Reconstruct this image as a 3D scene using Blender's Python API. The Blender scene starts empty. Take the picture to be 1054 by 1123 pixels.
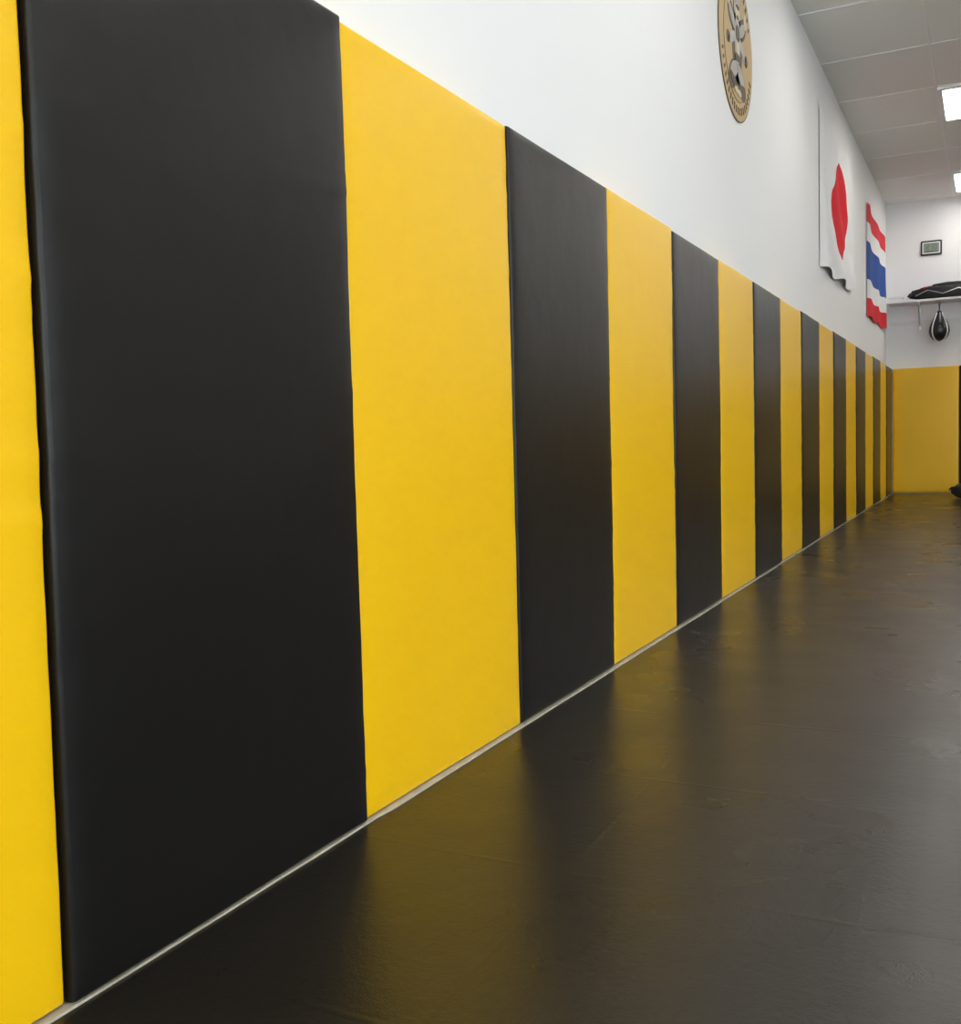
import bpy, bmesh, math, random
import numpy as np
from mathutils import Matrix, Vector, noise
random.seed(4)
S=bpy.context.scene
S.view_settings.view_transform='Standard'
S.view_settings.look='None'
F,YAW,PITCH,ROLL,CX,CH=1108.3,0.46862,-0.06577,-0.02712,1.2932,0.8757
S0,W,YB,H=1.0582,0.87735,16.09,1.83
WX=-0.10; CEIL=4.22; XR=8.0; YR=-4.2; BW=YB+0.06

# ---------------- material helpers ----------------
def mat(name,col,rough=.5,spec=.5,metal=0,bump=None,var=None,coat=0,emit=None,es=0):
    m=bpy.data.materials.new(name); m.use_nodes=True
    nt=m.node_tree; b=nt.nodes['Principled BSDF']
    b.inputs['Base Color'].default_value=(*col,1); b.inputs['Roughness'].default_value=rough
    b.inputs['Specular IOR Level'].default_value=spec; b.inputs['Metallic'].default_value=metal
    b.inputs['Coat Weight'].default_value=coat
    if emit: b.inputs['Emission Color'].default_value=(*emit,1); b.inputs['Emission Strength'].default_value=es
    tc=nt.nodes.new('ShaderNodeTexCoord')
    if var:
        n=nt.nodes.new('ShaderNodeTexNoise'); n.inputs['Scale'].default_value=var[0]; n.inputs['Detail'].default_value=4
        nt.links.new(tc.outputs['Object'],n.inputs['Vector'])
        mx=nt.nodes.new('ShaderNodeMix'); mx.data_type='RGBA'
        mx.inputs['A'].default_value=(*[c*(1-var[1]) for c in col],1); mx.inputs['B'].default_value=(*[min(1,c*(1+var[1])) for c in col],1)
        nt.links.new(n.outputs['Fac'],mx.inputs['Factor']); nt.links.new(mx.outputs['Result'],b.inputs['Base Color'])
    if bump:
        prev=None
        for sc,st,ds in bump:
            n=nt.nodes.new('ShaderNodeTexNoise'); n.inputs['Scale'].default_value=sc; n.inputs['Detail'].default_value=3
            nt.links.new(tc.outputs['Object'],n.inputs['Vector'])
            bp=nt.nodes.new('ShaderNodeBump'); bp.inputs['Strength'].default_value=st; bp.inputs['Distance'].default_value=ds
            nt.links.new(n.outputs['Fac'],bp.inputs['Height'])
            if prev: nt.links.new(prev.outputs['Normal'],bp.inputs['Normal'])
            prev=bp
        nt.links.new(prev.outputs['Normal'],b.inputs['Normal'])
    return m

M_yel=mat('yellow_vinyl',(.90,.530,.003),.34,.35,bump=[(6,.25,.01),(420,.25,.0006)],var=(3,.015))
M_blk=mat('black_vinyl',(.0070,.0064,.0060),.33,.30,bump=[(5,.25,.01),(420,.3,.0006)],var=(3,.08))
M_wall=mat('painted_wall',(.84,.84,.84),.7,.3,bump=[(60,.1,.002)],var=(1.2,.015))
M_tile=mat('ceiling_tile',(.84,.83,.79),.9,.2,bump=[(150,.5,.003)],var=(90,.05))
M_tbar=mat('tbar_white',(.86,.86,.84),.5)
M_trim=mat('edge_strip_beige',(.44,.40,.31),.6,bump=[(40,.4,.004)],var=(14,.35))
M_white=mat('white_enamel',(.75,.75,.74),.4)
M_blackfab=mat('black_fabric',(.012,.012,.013),.6,.4,bump=[(60,.4,.004)])
M_blackgl=mat('black_leather',(.01,.01,.01),.3,.5)
M_red=mat('red_cloth',(.62,.01,.025),.8,.2)
M_redf=mat('red_flag_cloth',(.72,.03,.045),.8,.2)
M_blue=mat('blue_flag_cloth',(.03,.09,.36),.8,.2)
M_wcl=mat('white_flag_cloth',(.85,.85,.86),.8,.2)
M_steel=mat('steel',(.5,.5,.5),.3,.5,1)
M_gold=mat('tan_print',(.52,.36,.16),.6,var=(9,.12))
M_goldd=mat('brown_print',(.09,.06,.035),.6)
M_grey=mat('grey_print',(.42,.40,.36),.6,var=(25,.3))
M_cream=mat('cream_print',(.65,.55,.38),.6)
M_lcd=mat('lcd_screen',(.22,.30,.24),.3)
M_light=mat('troffer_diffuser',(.9,.9,.9),.5,emit=(1,.96,.91),es=12.5)
M_alu=mat('window_frame_metal',(.12,.12,.12),.4,.5,.6)

def link(o): S.collection.objects.link(o); return o
def mesh_obj(name,verts,faces,mats,smooth=False,fm=None):
    me=bpy.data.meshes.new(name); me.from_pydata(verts,[],faces); 
    for m in mats: me.materials.append(m)
    if fm:
        for p,i in zip(me.polygons,fm): p.material_index=i
    if smooth:
        for p in me.polygons: p.use_smooth=True
    me.update()
    return link(bpy.data.objects.new(name,me))
def box(name,a,b,m,bev=0,parent=None):
    bm=bmesh.new(); bmesh.ops.create_cube(bm,size=1)
    c=[(a[i]+b[i])/2 for i in range(3)]
    for v in bm.verts: v.co=Vector([v.co[i]*(b[i]-a[i]) for i in range(3)])
    if bev: bmesh.ops.bevel(bm,geom=bm.edges[:],offset=bev,segments=2,affect='EDGES')
    me=bpy.data.meshes.new(name); bm.to_mesh(me); bm.free(); me.materials.append(m)
    o=link(bpy.data.objects.new(name,me)); o.location=c
    if parent: o.parent=parent
    return o
def empty(name,loc=(0,0,0)):
    e=link(bpy.data.objects.new(name,None)); e.location=loc; e.empty_display_size=.1; return e
def lathe(name,prof,m,seg=24,parent=None,loc=(0,0,0)):
    vs=[];fs=[]
    for r,z in prof:
        for k in range(seg):
            a=2*math.pi*k/seg; vs.append((r*math.cos(a),r*math.sin(a),z))
    for i in range(len(prof)-1):
        for k in range(seg):
            k2=(k+1)%seg; fs.append((i*seg+k,i*seg+k2,(i+1)*seg+k2,(i+1)*seg+k))
    o=mesh_obj(name,vs,fs,[m],True); o.location=loc
    if parent:o.parent=parent
    return o
def tube(name,pts,r,m,parent=None,cyc=False):
    cu=bpy.data.curves.new(name,'CURVE'); cu.dimensions='3D'; cu.bevel_depth=r; cu.bevel_resolution=3
    sp=cu.splines.new('POLY'); sp.points.add(len(pts)-1)
    for p,q in zip(sp.points,pts): p.co=(*q,1)
    sp.use_cyclic_u=cyc; cu.materials.append(m)
    o=link(bpy.data.objects.new(name,cu))
    if parent:o.parent=parent
    return o

# ---------------- room shell ----------------
# floor with seams and wrinkles
fm=mat('black_vinyl_floor',(.0105,.0088,.0062),.3,.5)
nt=fm.node_tree; b=nt.nodes['Principled BSDF']; tc=nt.nodes.new('ShaderNodeTexCoord')
def N(t,**k):
    n=nt.nodes.new(t)
    for a,v in k.items(): setattr(n,a,v)
    return n
def math_(op,a,bv=None,c=None):
    n=N('ShaderNodeMath',operation=op)
    for i,x in enumerate((a,bv,c)):
        if x is None: continue
        if hasattr(x,'links'): nt.links.new(x,n.inputs[i])
        else: n.inputs[i].default_value=x
    return n.outputs[0]
def noi(scale,det=3,vec=None):
    n=N('ShaderNodeTexNoise'); n.inputs['Scale'].default_value=scale; n.inputs['Detail'].default_value=det
    nt.links.new(vec or tc.outputs['Object'],n.inputs['Vector']); return n.outputs['Fac']
sx=N('ShaderNodeSeparateXYZ'); nt.links.new(tc.outputs['Object'],sx.inputs[0])
wob=math_('MULTIPLY',noi(.8,1),.05)
def ridge(coord,period,off,width):
    t=math_('ADD',math_('ADD',coord,wob),off)
    fr=math_('FRACT',math_('DIVIDE',t,period))
    d=math_('MULTIPLY',math_('ABSOLUTE',math_('SUBTRACT',fr,.5)),period)
    n=N('ShaderNodeMapRange',interpolation_type='SMOOTHSTEP'); nt.links.new(d,n.inputs[0])
    n.inputs[1].default_value=0;n.inputs[2].default_value=width;n.inputs[3].default_value=1;n.inputs[4].default_value=0
    return n.outputs[0]
hsum=math_('ADD',ridge(sx.outputs[1],.62,.05,.012),math_('MULTIPLY',ridge(sx.outputs[0],1.22,.35,.010),.5))
msk=N('ShaderNodeMapRange'); nt.links.new(noi(1.7,2),msk.inputs[0]); msk.inputs[1].default_value=.4; msk.inputs[2].default_value=.62
hsum=math_('MULTIPLY',hsum,msk.outputs[0])
prev=None
for hgt,st,ds in ((noi(1.8,1),.5,.010),(noi(8,2),.3,.004),(hsum,.35,.0022),(noi(70,3),.3,.002),(noi(260,2),.45,.0010)):
    bp=N('ShaderNodeBump'); bp.inputs['Strength'].default_value=st; bp.inputs['Distance'].default_value=ds
    nt.links.new(hgt,bp.inputs['Height'])
    if prev: nt.links.new(prev.outputs[0],bp.inputs['Normal'])
    prev=bp
nt.links.new(prev.outputs[0],b.inputs['Normal'])
mr=N('ShaderNodeMapRange'); nt.links.new(noi(2.5,4),mr.inputs[0]); mr.inputs[1].default_value=.3;mr.inputs[2].default_value=.7;mr.inputs[3].default_value=.255;mr.inputs[4].default_value=.335
nt.links.new(mr.outputs[0],b.inputs['Roughness'])
box('floor',(WX-.15,YR-.15,-.1),(XR+.15,BW+.15,0),fm)
box('wall_left',(WX-.15,YR,0),(WX,BW,CEIL),M_wall)
box('wall_back',(WX-.15,BW,0),(XR+.15,BW+.15,CEIL),M_wall)
# wall segments with window openings
def wall_with_openings(name,axis,lo,hi,pos0,pos1,ops):
    """axis: direction the wall runs along. ops: list of (a,b,z0,z1)"""
    e=empty(name)
    segs=[];cur=lo
    for a,bb,z0,z1 in ops:
        segs.append((cur,a,0,CEIL)); segs.append((a,bb,0,z0)); segs.append((a,bb,z1,CEIL)); cur=bb
    segs.append((cur,hi,0,CEIL))
    k=0
    for a,bb,z0,z1 in segs:
        if z1-z0<.01 or bb-a<.01: continue
        k+=1
        if axis=='x': box(f'{name}_segment_{k}',(a,pos0,z0),(bb,pos1,z1),M_wall,parent=e)
        else: box(f'{name}_segment_{k}',(pos0,a,z0),(pos1,bb,z1),M_wall,parent=e)
rear=[(.4,2.7,.25,3.3),(2.9,5.2,.25,3.3),(5.4,7.7,.25,3.3)]
side=[(-3.6,-1.2,.9,3.6),(-.8,1.6,.9,3.6),(2.0,4.4,.9,3.6)]
wall_with_openings('wall_rear','x',WX-.15,XR+.15,YR-.15,YR,rear)
wall_with_openings('wall_right','y',YR,BW,XR,XR+.15,side)
wn=0
for ax,lst in (('x',rear),('y',side)):
    for a,bb,z0,z1 in lst:
        wn+=1; e=empty(f'window_{wn}')
        parts=[(a,a+.05,z0,z1),(bb-.05,bb,z0,z1),(a,bb,z0,z0+.05),(a,bb,z1-.05,z1),((a+bb)/2-.025,(a+bb)/2+.025,z0,z1)]
        for i,(p,q,r_,s_) in enumerate(parts):
            if ax=='x': box(f'frame_{i+1}',(p,YR-.1,r_),(q,YR-.05,s_),M_alu,parent=e)
            else: box(f'frame_{i+1}',(XR+.05,p,r_),(XR+.10,q,s_),M_alu,parent=e)
        L=bpy.data.lights.new('daylight_portal','AREA'); L.shape='RECTANGLE'; L.size=bb-a; L.size_y=z1-z0
        L.cycles.is_portal=True
        lo=link(bpy.data.objects.new('daylight_portal',L)); lo.parent=e
        if ax=='x': lo.location=((a+bb)/2,YR-.12,(z0+z1)/2); lo.rotation_euler=(math.radians(90),0,math.radians(180)) 
        else: lo.location=(XR+.12,(a+bb)/2,(z0+z1)/2); lo.rotation_euler=(math.radians(90),0,math.radians(90))
# ceiling : tiles + T grid + troffers
box('ceiling',(WX-.15,YR-.15,CEIL),(XR+.15,BW+.15,CEIL+.12),M_tile)
grid=empty('trim_1')
gx=[.80+1.2*k for k in range(0,6)]; gy=[10.98+1.2*k for k in range(-12,5)]
for x in gx: box('tbar_long',(x-.012,YR,CEIL-.005),(x+.012,BW,CEIL+.002),M_tbar,parent=grid)
for y in gy: box('tbar_cross',(WX,y-.012,CEIL-.005),(XR,y+.012,CEIL+.002),M_tbar,parent=grid)
for x in (.80,3.2,5.6):
    for y in (-3.42,.18,3.78,7.38,10.98,14.58):
        e=empty('ceiling_light_panel',(x+.3,y+.6,CEIL))
        def bx(n,a,b_,m): o=box(n,a,b_,m); o.location=Vector(o.location); o.parent=e
        for n,a,b_ in (('rim_left',(-.29,-.58,-.03),(-.25,.58,-.005)),('rim_right',(.25,-.58,-.03),(.29,.58,-.005)),('rim_near',(-.25,-.58,-.03),(.25,-.53,-.005)),('rim_far',(-.25,.53,-.03),(.25,.58,-.005))):
            bx(n,a,b_,M_tbar)
        bx('diffuser',(-.25,-.53,-.022),(.25,.53,-.006),M_light)

# ---------------- padded wall mats ----------------
def profile(L,t,r,n):
    """list of (pos, drop)"""
    p=[(0,t),(0,t*.5),(0,r)]
    for k in range(1,5):
        a=math.pi/2*k/5; p.append((r-r*math.cos(a),r-r*math.sin(a)))
    c=[(r+(L-2*r)*k/n,0) for k in range(n+1)]
    q=[(L-x,d) for x,d in reversed(p)]
    return p+c+q
def padded(name,w,h,t,m,seed,r=.008,amp=.003,skl=0,skr=0,puckamp=1):
    U=profile(w,t,r,26);V=profile(h,t,r,110)
    vs=[];fs=[]
    # a few horizontal tension creases running in from the edges
    rg=random.Random(seed)
    cr=[(rg.uniform(.1,h-.1),rg.choice((0,1)),rg.uniform(.06,.22),rg.uniform(.0007,.0016),rg.uniform(.010,.018),rg.uniform(-.12,.12)) for _ in range(8)]
    for (v,dv) in V:
        for (u,du) in U:
            d=min(t,du+dv)
            e=min(u,w-u,v,h-v)
            bul=.004*(1-math.exp(-e/.04))-.004
            nz=noise.noise(Vector((u*2.2,v*1.5,seed)))*amp
            puck=0
            ed=min(u,w-u)
            if d<t*.9:
                puck=noise.noise(Vector((u*3,v*14,seed+7)))*.0014*puckamp*math.exp(-ed/.07)
                for cv,sd,ln,am,wd,sl in cr:
                    uu=u if sd==0 else w-u
                    dz_=(v-cv-sl*uu)/wd
                    if abs(dz_)<3: puck+=puckamp*am*math.exp(-uu/ln)*math.exp(-dz_*dz_)*(1-2*dz_*.4)
            x=t-d+(bul+nz+puck if d<t*.9 else 0)
            # outline wavers a little
            ws=noise.noise(Vector((v*1.4,seed*3.1,5)))*.0010
            f=(1 if u>w*.5 else -1)*(abs(u-w/2)/(w/2))**6
            sk=(skl*(1-u/w)+skr*(u/w))*(v/h)
            vs.append((x,u+ws*f*(.5 if f>0 else 1)-.0008*f+sk,v))
    nu=len(U)
    for j in range(len(V)-1):
        for i in range(nu-1):
            fs.append((j*nu+i,j*nu+i+1,(j+1)*nu+i+1,(j+1)*nu+i))
    vs+= [(0,0,0),(0,w,0),(0,w+skr,h),(0,skl,h)]; k=len(vs)-4; fs.append((k,k+3,k+2,k+1))
    return mesh_obj(name,vs,fs,[m],True)
def bnd(i): return S0+i*W+(.022 if i==0 else 0)
i=-6
while S0+i*W < YB-.1:
    y0=bnd(i); y1=min(bnd(i+1),YB-.004)
    blk=(i%2==0)
    rr=random.Random(i*13+5)
    t=-WX-.003+(0.003 if blk else -.003)+rr.uniform(-.002,.002)
    if i==-1: t-=.003
    if i==0: t+=.002
    zb=(.0055 if i<2 else .008)+rr.uniform(-.0005,.003)
    o=padded('black_wall_mat' if blk else 'yellow_wall_mat',y1-y0-.004,H-zb+rr.uniform(-.004,.008),t,M_blk if blk else M_yel,i*3.7,skl=.016 if i==0 else 0,skr=.016 if i==-1 else 0,puckamp=1.5 if i==-1 else 1)
    o.location=(WX+.002,y0+.002,zb)
    i+=1
x=.004;k=0
while x+W<XR:
    blk=(k%2==1)
    o=padded('black_wall_mat' if blk else 'yellow_wall_mat',W-.004,H-.014,BW-YB-.002,M_blk if blk else M_yel,50+k*2.1)
    o.rotation_euler=(0,0,-math.pi/2); o.location=(x,BW-.001,.014)
    x+=W;k+=1
# edge strip under mats
vs=[];fs=[];n=260
for k in range(n+1):
    y=YR+.02+(YB-YR-.04)*k/n
    wide=.006 if 2.0<y<7 else 0
    p=-.002+wide+.004*max(0,noise.noise(Vector((y*.9,2,0)))+.15)+.0015*noise.noise(Vector((y*6,9,0)))
    vs+=[(WX+.002,y,.0005),(WX+.002,y,.0042),(p-.002,y,.0042),(p,y,.003),(p,y,.0005)]
for k in range(n):
    for j in range(4):
        a=k*5+j; fs.append((a,a+5,a+6,a+1))
mesh_obj('baseboard_left',vs,fs,[M_trim])
box('baseboard_back',(.02,BW-.05,.0005),(XR-.02,BW-.002,.010),M_trim)

# ---------------- emblem ----------------
em=empty('round_wall_emblem',(WX,6.33,3.25))
R0=.45
def disc(name,r,x0,x1,m,seg=72):
    vs=[(x0,r*math.cos(2*math.pi*k/seg),r*math.sin(2*math.pi*k/seg)) for k in range(seg)]+[(x1,r*math.cos(2*math.pi*k/seg),r*math.sin(2*math.pi*k/seg)) for k in range(seg)]
    fs=[tuple(range(seg,2*seg))]+[(k,(k+1)%seg,seg+(k+1)%seg,seg+k) for k in range(seg)]
    o=mesh_obj(name,vs,fs,[m]); o.parent=em; return o
disc('edge_ring',R0,.001,.006,M_goldd); disc('outer_band',R0-.008,.001,.007,M_gold)
disc('inner_ring',.335,.001,.0085,M_goldd); disc('field',.331,.001,.010,M_gold)
def flat(name,pts,x,m,par):
    vs=[(x,a,b_) for a,b_ in pts]; vs+=[(x-.002,a,b_) for a,b_ in pts]; n=len(pts)
    o=mesh_obj(name,vs,[tuple(range(n))]+[(k,(k+1)%n,n+(k+1)%n,n+k) for k in range(n)],[m]); o.parent=par; return o
def blob(name,cy,cz,ry,rz,rot,x,m,seg=20):
    c,s=math.cos(rot),math.sin(rot); pts=[]
    for k in range(seg):
        a=2*math.pi*k/seg; p,q=ry*math.cos(a),rz*math.sin(a); pts.append((cy+p*c-q*s,cz+p*s+q*c))
    return flat(name,pts,x-.005,m,em)
for k in range(34):
    a=math.radians(-160+k*140/19) if k<20 else math.radians(30+(k-20)*120/13)
    r=.387; cy,cz=r*math.cos(a),r*math.sin(a); u=(math.cos(a),math.sin(a)); v=(-u[1],u[0])
    hh,ww=.022,.009
    q=[(cy+u[0]*hh*s1+v[0]*ww*s2,cz+u[1]*hh*s1+v[1]*ww*s2) for s1,s2 in ((-1,-1),(1,-1),(1,-.35),(.2,-.35),(.2,.35),(1,.35),(1,1),(-1,1),(-1,.4),(-.3,.4),(-.3,-.4),(-1,-.4))]
    flat('letter',q,.0095,M_goldd,em)
# many-armed guardian figure, dark outline shapes with lighter shapes over them
for nm,a in {'outline_torso':(0,0,.13,.24,0),'outline_head':(0,.2,.09,.12,0),'outline_leg_l':(-.10,-.2,.14,.08,.5),'outline_leg_r':(.10,-.2,.14,.08,-.5),'outline_arm_l':(-.15,.13,.11,.06,-.6),'outline_arm_r':(.15,.13,.11,.06,.6)}.items(): blob(nm,*a,.0165,M_goldd)
for s in (-1,1):
    blob('upper_arm',s*.13,.12,.10,.035,s*.5,.018,M_grey); blob('raised_hand',s*.22,.20,.035,.045,s*.3,.018,M_cream)
    blob('lower_arm',s*.14,0,.11,.032,s*-.4,.018,M_grey); blob('low_hand',s*.24,-.03,.04,.035,0,.018,M_goldd)
    blob('thigh',s*.09,-.17,.11,.045,s*-.4,.0185,M_grey); blob('shin',s*.10,-.245,.10,.028,s*.3,.0195,M_goldd); blob('foot',s*.04,-.28,.05,.02,0,.0205,M_cream)
    blob('ear',s*.065,.2,.022,.04,0,.019,M_grey)
blob('torso',0,.02,.075,.14,0,.019,M_grey); blob('chest_plate',0,.06,.05,.05,0,.021,M_goldd); blob('belt',0,-.08,.08,.02,0,.021,M_goldd); blob('belly',0,-.02,.04,.045,0,.021,M_cream)
blob('face',0,.19,.05,.065,0,.020,M_cream); blob('brow',0,.215,.045,.012,0,.022,M_goldd); blob('mouth',0,.155,.025,.012,0,.022,M_goldd)
flat('crown',[(-.06,.235),(.06,.235),(.075,.30),(.035,.27),(0,.325),(-.035,.27),(-.075,.30)],.016,M_grey,em)

# ---------------- flags ----------------
def flag(name,y0,y1,zfun0,zfun1,nu,nv,wave,mats,rowmat):
    vs=[];fs=[];fmx=[]
    for j in range(nv+1):
        v=j/nv
        for i_ in range(nu+1):
            u=i_/nu
            z=zfun0(u)*(1-v)+zfun1(u)*v
            y=y0+(y1-y0)*u+.02*noise.noise(Vector((v*3,u*2,3)))
            vs.append((WX+.008+wave(u,v),y,z))
    for j in range(nv):
        for i_ in range(nu):
            a=j*(nu+1)+i_; fs.append((a,a+1,a+nu+2,a+nu+1)); fmx.append(rowmat((i_+.5)/nu,(j+.5)/nv))
    return mesh_obj(name,vs,fs,mats,True,fmx)
def wv(u,v):
    e=min(1,u/.08)
    folds=.013*(1+math.sin(u*15+v*3+2*noise.noise(Vector((u*2,v*2,1)))))
    diag=.010*(1+math.sin((u*.9+v)*16))
    n_=.022*(noise.noise(Vector((u*4,v*3,7)))+.6)
    return e*(folds+n_+diag)*(.5+.5*(1-v))
mj=mat('sun_disc_flag_cloth',(.8,.8,.81),.8,.2)
nt=mj.node_tree;b=nt.nodes['Principled BSDF'];tc=nt.nodes.new('ShaderNodeTexCoord')
sx=N('ShaderNodeSeparateXYZ'); nt.links.new(tc.outputs['Object'],sx.inputs[0])
nv_=math_('MULTIPLY',math_('SUBTRACT',noi(2.6,1),.5),.6)
dy=math_('ADD',math_('DIVIDE',math_('SUBTRACT',sx.outputs[1],10.82),.56),nv_); dz=math_('DIVIDE',math_('SUBTRACT',sx.outputs[2],3.10),.47)
rr_=math_('ADD',math_('POWER',math_('ABSOLUTE',dy),1.5),math_('POWER',math_('ABSOLUTE',dz),1.5)); ins=math_('LESS_THAN',rr_,1.0)
mx=N('ShaderNodeMix',data_type='RGBA'); mx.inputs['A'].default_value=(.86,.86,.87,1); mx.inputs['B'].default_value=(.72,.012,.025,1)
nt.links.new(ins,mx.inputs['Factor']); nt.links.new(mx.outputs['Result'],b.inputs['Base Color'])
flag('sun_disc_flag',9.64,11.9,lambda u:2.40+.05*u+.02*math.sin(u*14),lambda u:3.85-.06*4*u*(1-u),56,36,wv,[mj],lambda u,v:0)
def rm(u,v): 
    return 0 if v<1/6 or v>5/6 else (1 if v<2/6 or v>4/6 else 2)
flag('striped_flag',13.5,15.88,lambda u:2.34+.05*u+.015*math.sin(u*15),lambda u:3.74-.05*u-.05*4*u*(1-u),56,36,lambda u,v:min(1,u/.06)*(.009*(1+math.sin(u*15+v))+.006*(1+math.sin(u*8-v*4))),[M_redf,M_wcl,M_blue],rm)

# ---------------- clock ----------------
ck=empty('digital_wall_clock',(.51,BW,3.535))
def cb(n,a,b_,m,bev=0,par=ck):
    o=box(n,a,b_,m,bev); o.parent=par; return o
cb('case',(-.14,-.03,-.105),(.14,-.001,.105),M_blackgl,.008)
cb('bezel',(-.118,-.036,-.082),(.118,-.0305,.082),M_white,.002)
cb('screen',(-.102,-.040,-.066),(.102,-.0365,.066),M_lcd,.002)
seg={'a':(-.5,.5,.9,1.1),'g':(-.5,.5,-.1,.1),'d':(-.5,.5,-1.1,-.9),'f':(-.6,-.4,.05,.95),'b':(.4,.6,.05,.95),'e':(-.6,-.4,-.95,-.05),'c':(.4,.6,-.95,-.05)}
for px,ch in ((-.075,'bc'),(-.04,'abged'),(.015,'abgcd'),(.06,'abcdef')):
    for c in ch:
        s=seg[c]; cb('digit_segment',(px+s[0]*.024,-.042,.012+s[2]*.033),(px+s[1]*.024,-.0405,.012+s[3]*.033),M_goldd)
cb('date_line',(-.08,-.042,-.056),(.08,-.0405,-.044),M_goldd)

# ---------------- shelf ----------------
sh=empty('wall_shelf',(0,BW,2.74))
cb('board',(-.05,-.40,0),(2.3,-.002,.03),M_white,.004,sh)
cb('rail',(-.05,-.03,-.27),(2.3,-.002,-.23),M_white,.004,sh)
for x in (.36,1.0,1.7):
    cb('bracket_upright',(x-.012,-.035,-.36),(x+.012,-.003,-.001),M_steel,.003,sh)
    cb('bracket_arm',(x-.012,-.36,-.03),(x+.012,-.036,-.001),M_steel,.003,sh)
    tube('bracket_brace',[(x,-.03,-.30),(x,-.33,-.03)],.009,M_steel,sh)
# speed bag
sb=empty('speed_bag',(.63,BW-.33,2.735))
lathe('swivel_plate',[(0,0),(.06,0),(.06,-.015),(.02,-.025),(.02,-.055),(0,-.055)],M_steel,parent=sb)
tube('chain',[(0,0,-.05),(0,0,-.13)],.008,M_blackgl,sb)
k_=1.2
bp_=[(0,-.11),(.018,-.115),(.035,-.14),(.06,-.19),(.09,-.25),(.11,-.31),(.115,-.36),(.10,-.41),(.07,-.45),(.03,-.468),(0,-.472)]
lathe('bag',[(r*k_,z*k_) for r,z in bp_],M_blackgl,32,sb)
for a in (0,math.pi/2,math.pi,1.5*math.pi):
    tube('white_stripe',[((r+.0015)*k_*math.cos(a+.9),(r+.0015)*k_*math.sin(a+.9),z*k_) for r,z in bp_[2:-1]],.009,M_white,sb)  # thin white strips following the bag's outline
# gear bag on shelf
def lumpy(name,L,D,Hh,m,seed,par=None,loc=(0,0,0),amp=.03,flat_=.0):
    bm=bmesh.new(); bmesh.ops.create_icosphere(bm,subdivisions=5,radius=1)
    for v in bm.verts:
        c=v.co.copy()
        q=Vector([math.copysign(abs(c[i])**.62,c[i]) for i in range(3)])
        n_=noise.noise(c*2.2+Vector((seed,0,0)))*amp+noise.noise(c*6+Vector((0,seed,0)))*amp*.4
        q=q*(1+n_*4)
        taper=1-.35*max(0,c.x*-1)
        z=q.z*Hh/2*taper
        v.co=Vector((q.x*L/2,q.y*D/2,max(z,-Hh/2*.8)+Hh/2*.8))
    me=bpy.data.meshes.new(name); bm.to_mesh(me); bm.free(); me.materials.append(m)
    for p in me.polygons:p.use_smooth=True
    o=link(bpy.data.objects.new(name,me)); o.location=loc
    if par:o.parent=par
    return o
gb=empty('gear_bag',(.68,BW-.21,2.771))
lumpy('bag_body',.90,.32,.22,M_blackfab,3,gb)
lumpy('folded_flap',.55,.27,.10,M_blackgl,8,gb,(.12,0,.14))
tube('carry_strap',[(-.36,-.17,.05),(-.2,-.19,.12),(0,-.19,.06),(.2,-.19,.12),(.36,-.17,.05)],.006,M_steel,gb)
cb('red_patch',(-.26,-.14,.13),(-.06,.06,.175),M_red,.008,gb)
st=empty('tape_box',(.05,BW-.2,2.771))
cb('box_body',(-.09,-.08,0),(.09,.08,.055),M_white,.006,st); cb('box_lid',(-.095,-.085,.056),(.095,.085,.075),M_white,.004,st)

# duffel on the floor
df=empty('duffel_bag',(1.20,14.6,.001))
lumpy('body',.72,.32,.28,M_blackfab,12,df,amp=.02)
tube('handle',[(-.15,-.1,.22),(-.1,-.06,.30),(.1,-.06,.30),(.15,-.1,.22)],.012,M_blackgl,df)
tube('end_loop',[(-.36,-.05,.16),(-.39,0,.13),(-.36,.05,.16)],.012,M_blackgl,df)

# ---------------- world / camera ----------------
w=bpy.data.worlds.new('world'); S.world=w; w.use_nodes=True
bg=w.node_tree.nodes['Background']; bg.inputs[0].default_value=(.87,.955,1.0,1); bg.inputs[1].default_value=5.2
def Rm():
    cy,sy=math.cos(YAW),math.sin(YAW)
    fwd=Vector((-sy*math.cos(PITCH),cy*math.cos(PITCH),math.sin(PITCH))); right=Vector((cy,sy,0)); up=right.cross(fwd)
    r=right*math.cos(ROLL)+up*math.sin(ROLL); u=-right*math.sin(ROLL)+up*math.cos(ROLL)
    return r,u,fwd
r,u,fw=Rm()
cam=bpy.data.cameras.new('camera'); co=link(bpy.data.objects.new('camera',cam))
co.matrix_world=Matrix(((r.x,u.x,-fw.x,CX),(r.y,u.y,-fw.y,0),(r.z,u.z,-fw.z,CH),(0,0,0,1)))
cam.sensor_fit='HORIZONTAL'; cam.sensor_width=36; cam.lens=F/1054*36; cam.clip_start=.02
S.camera=co
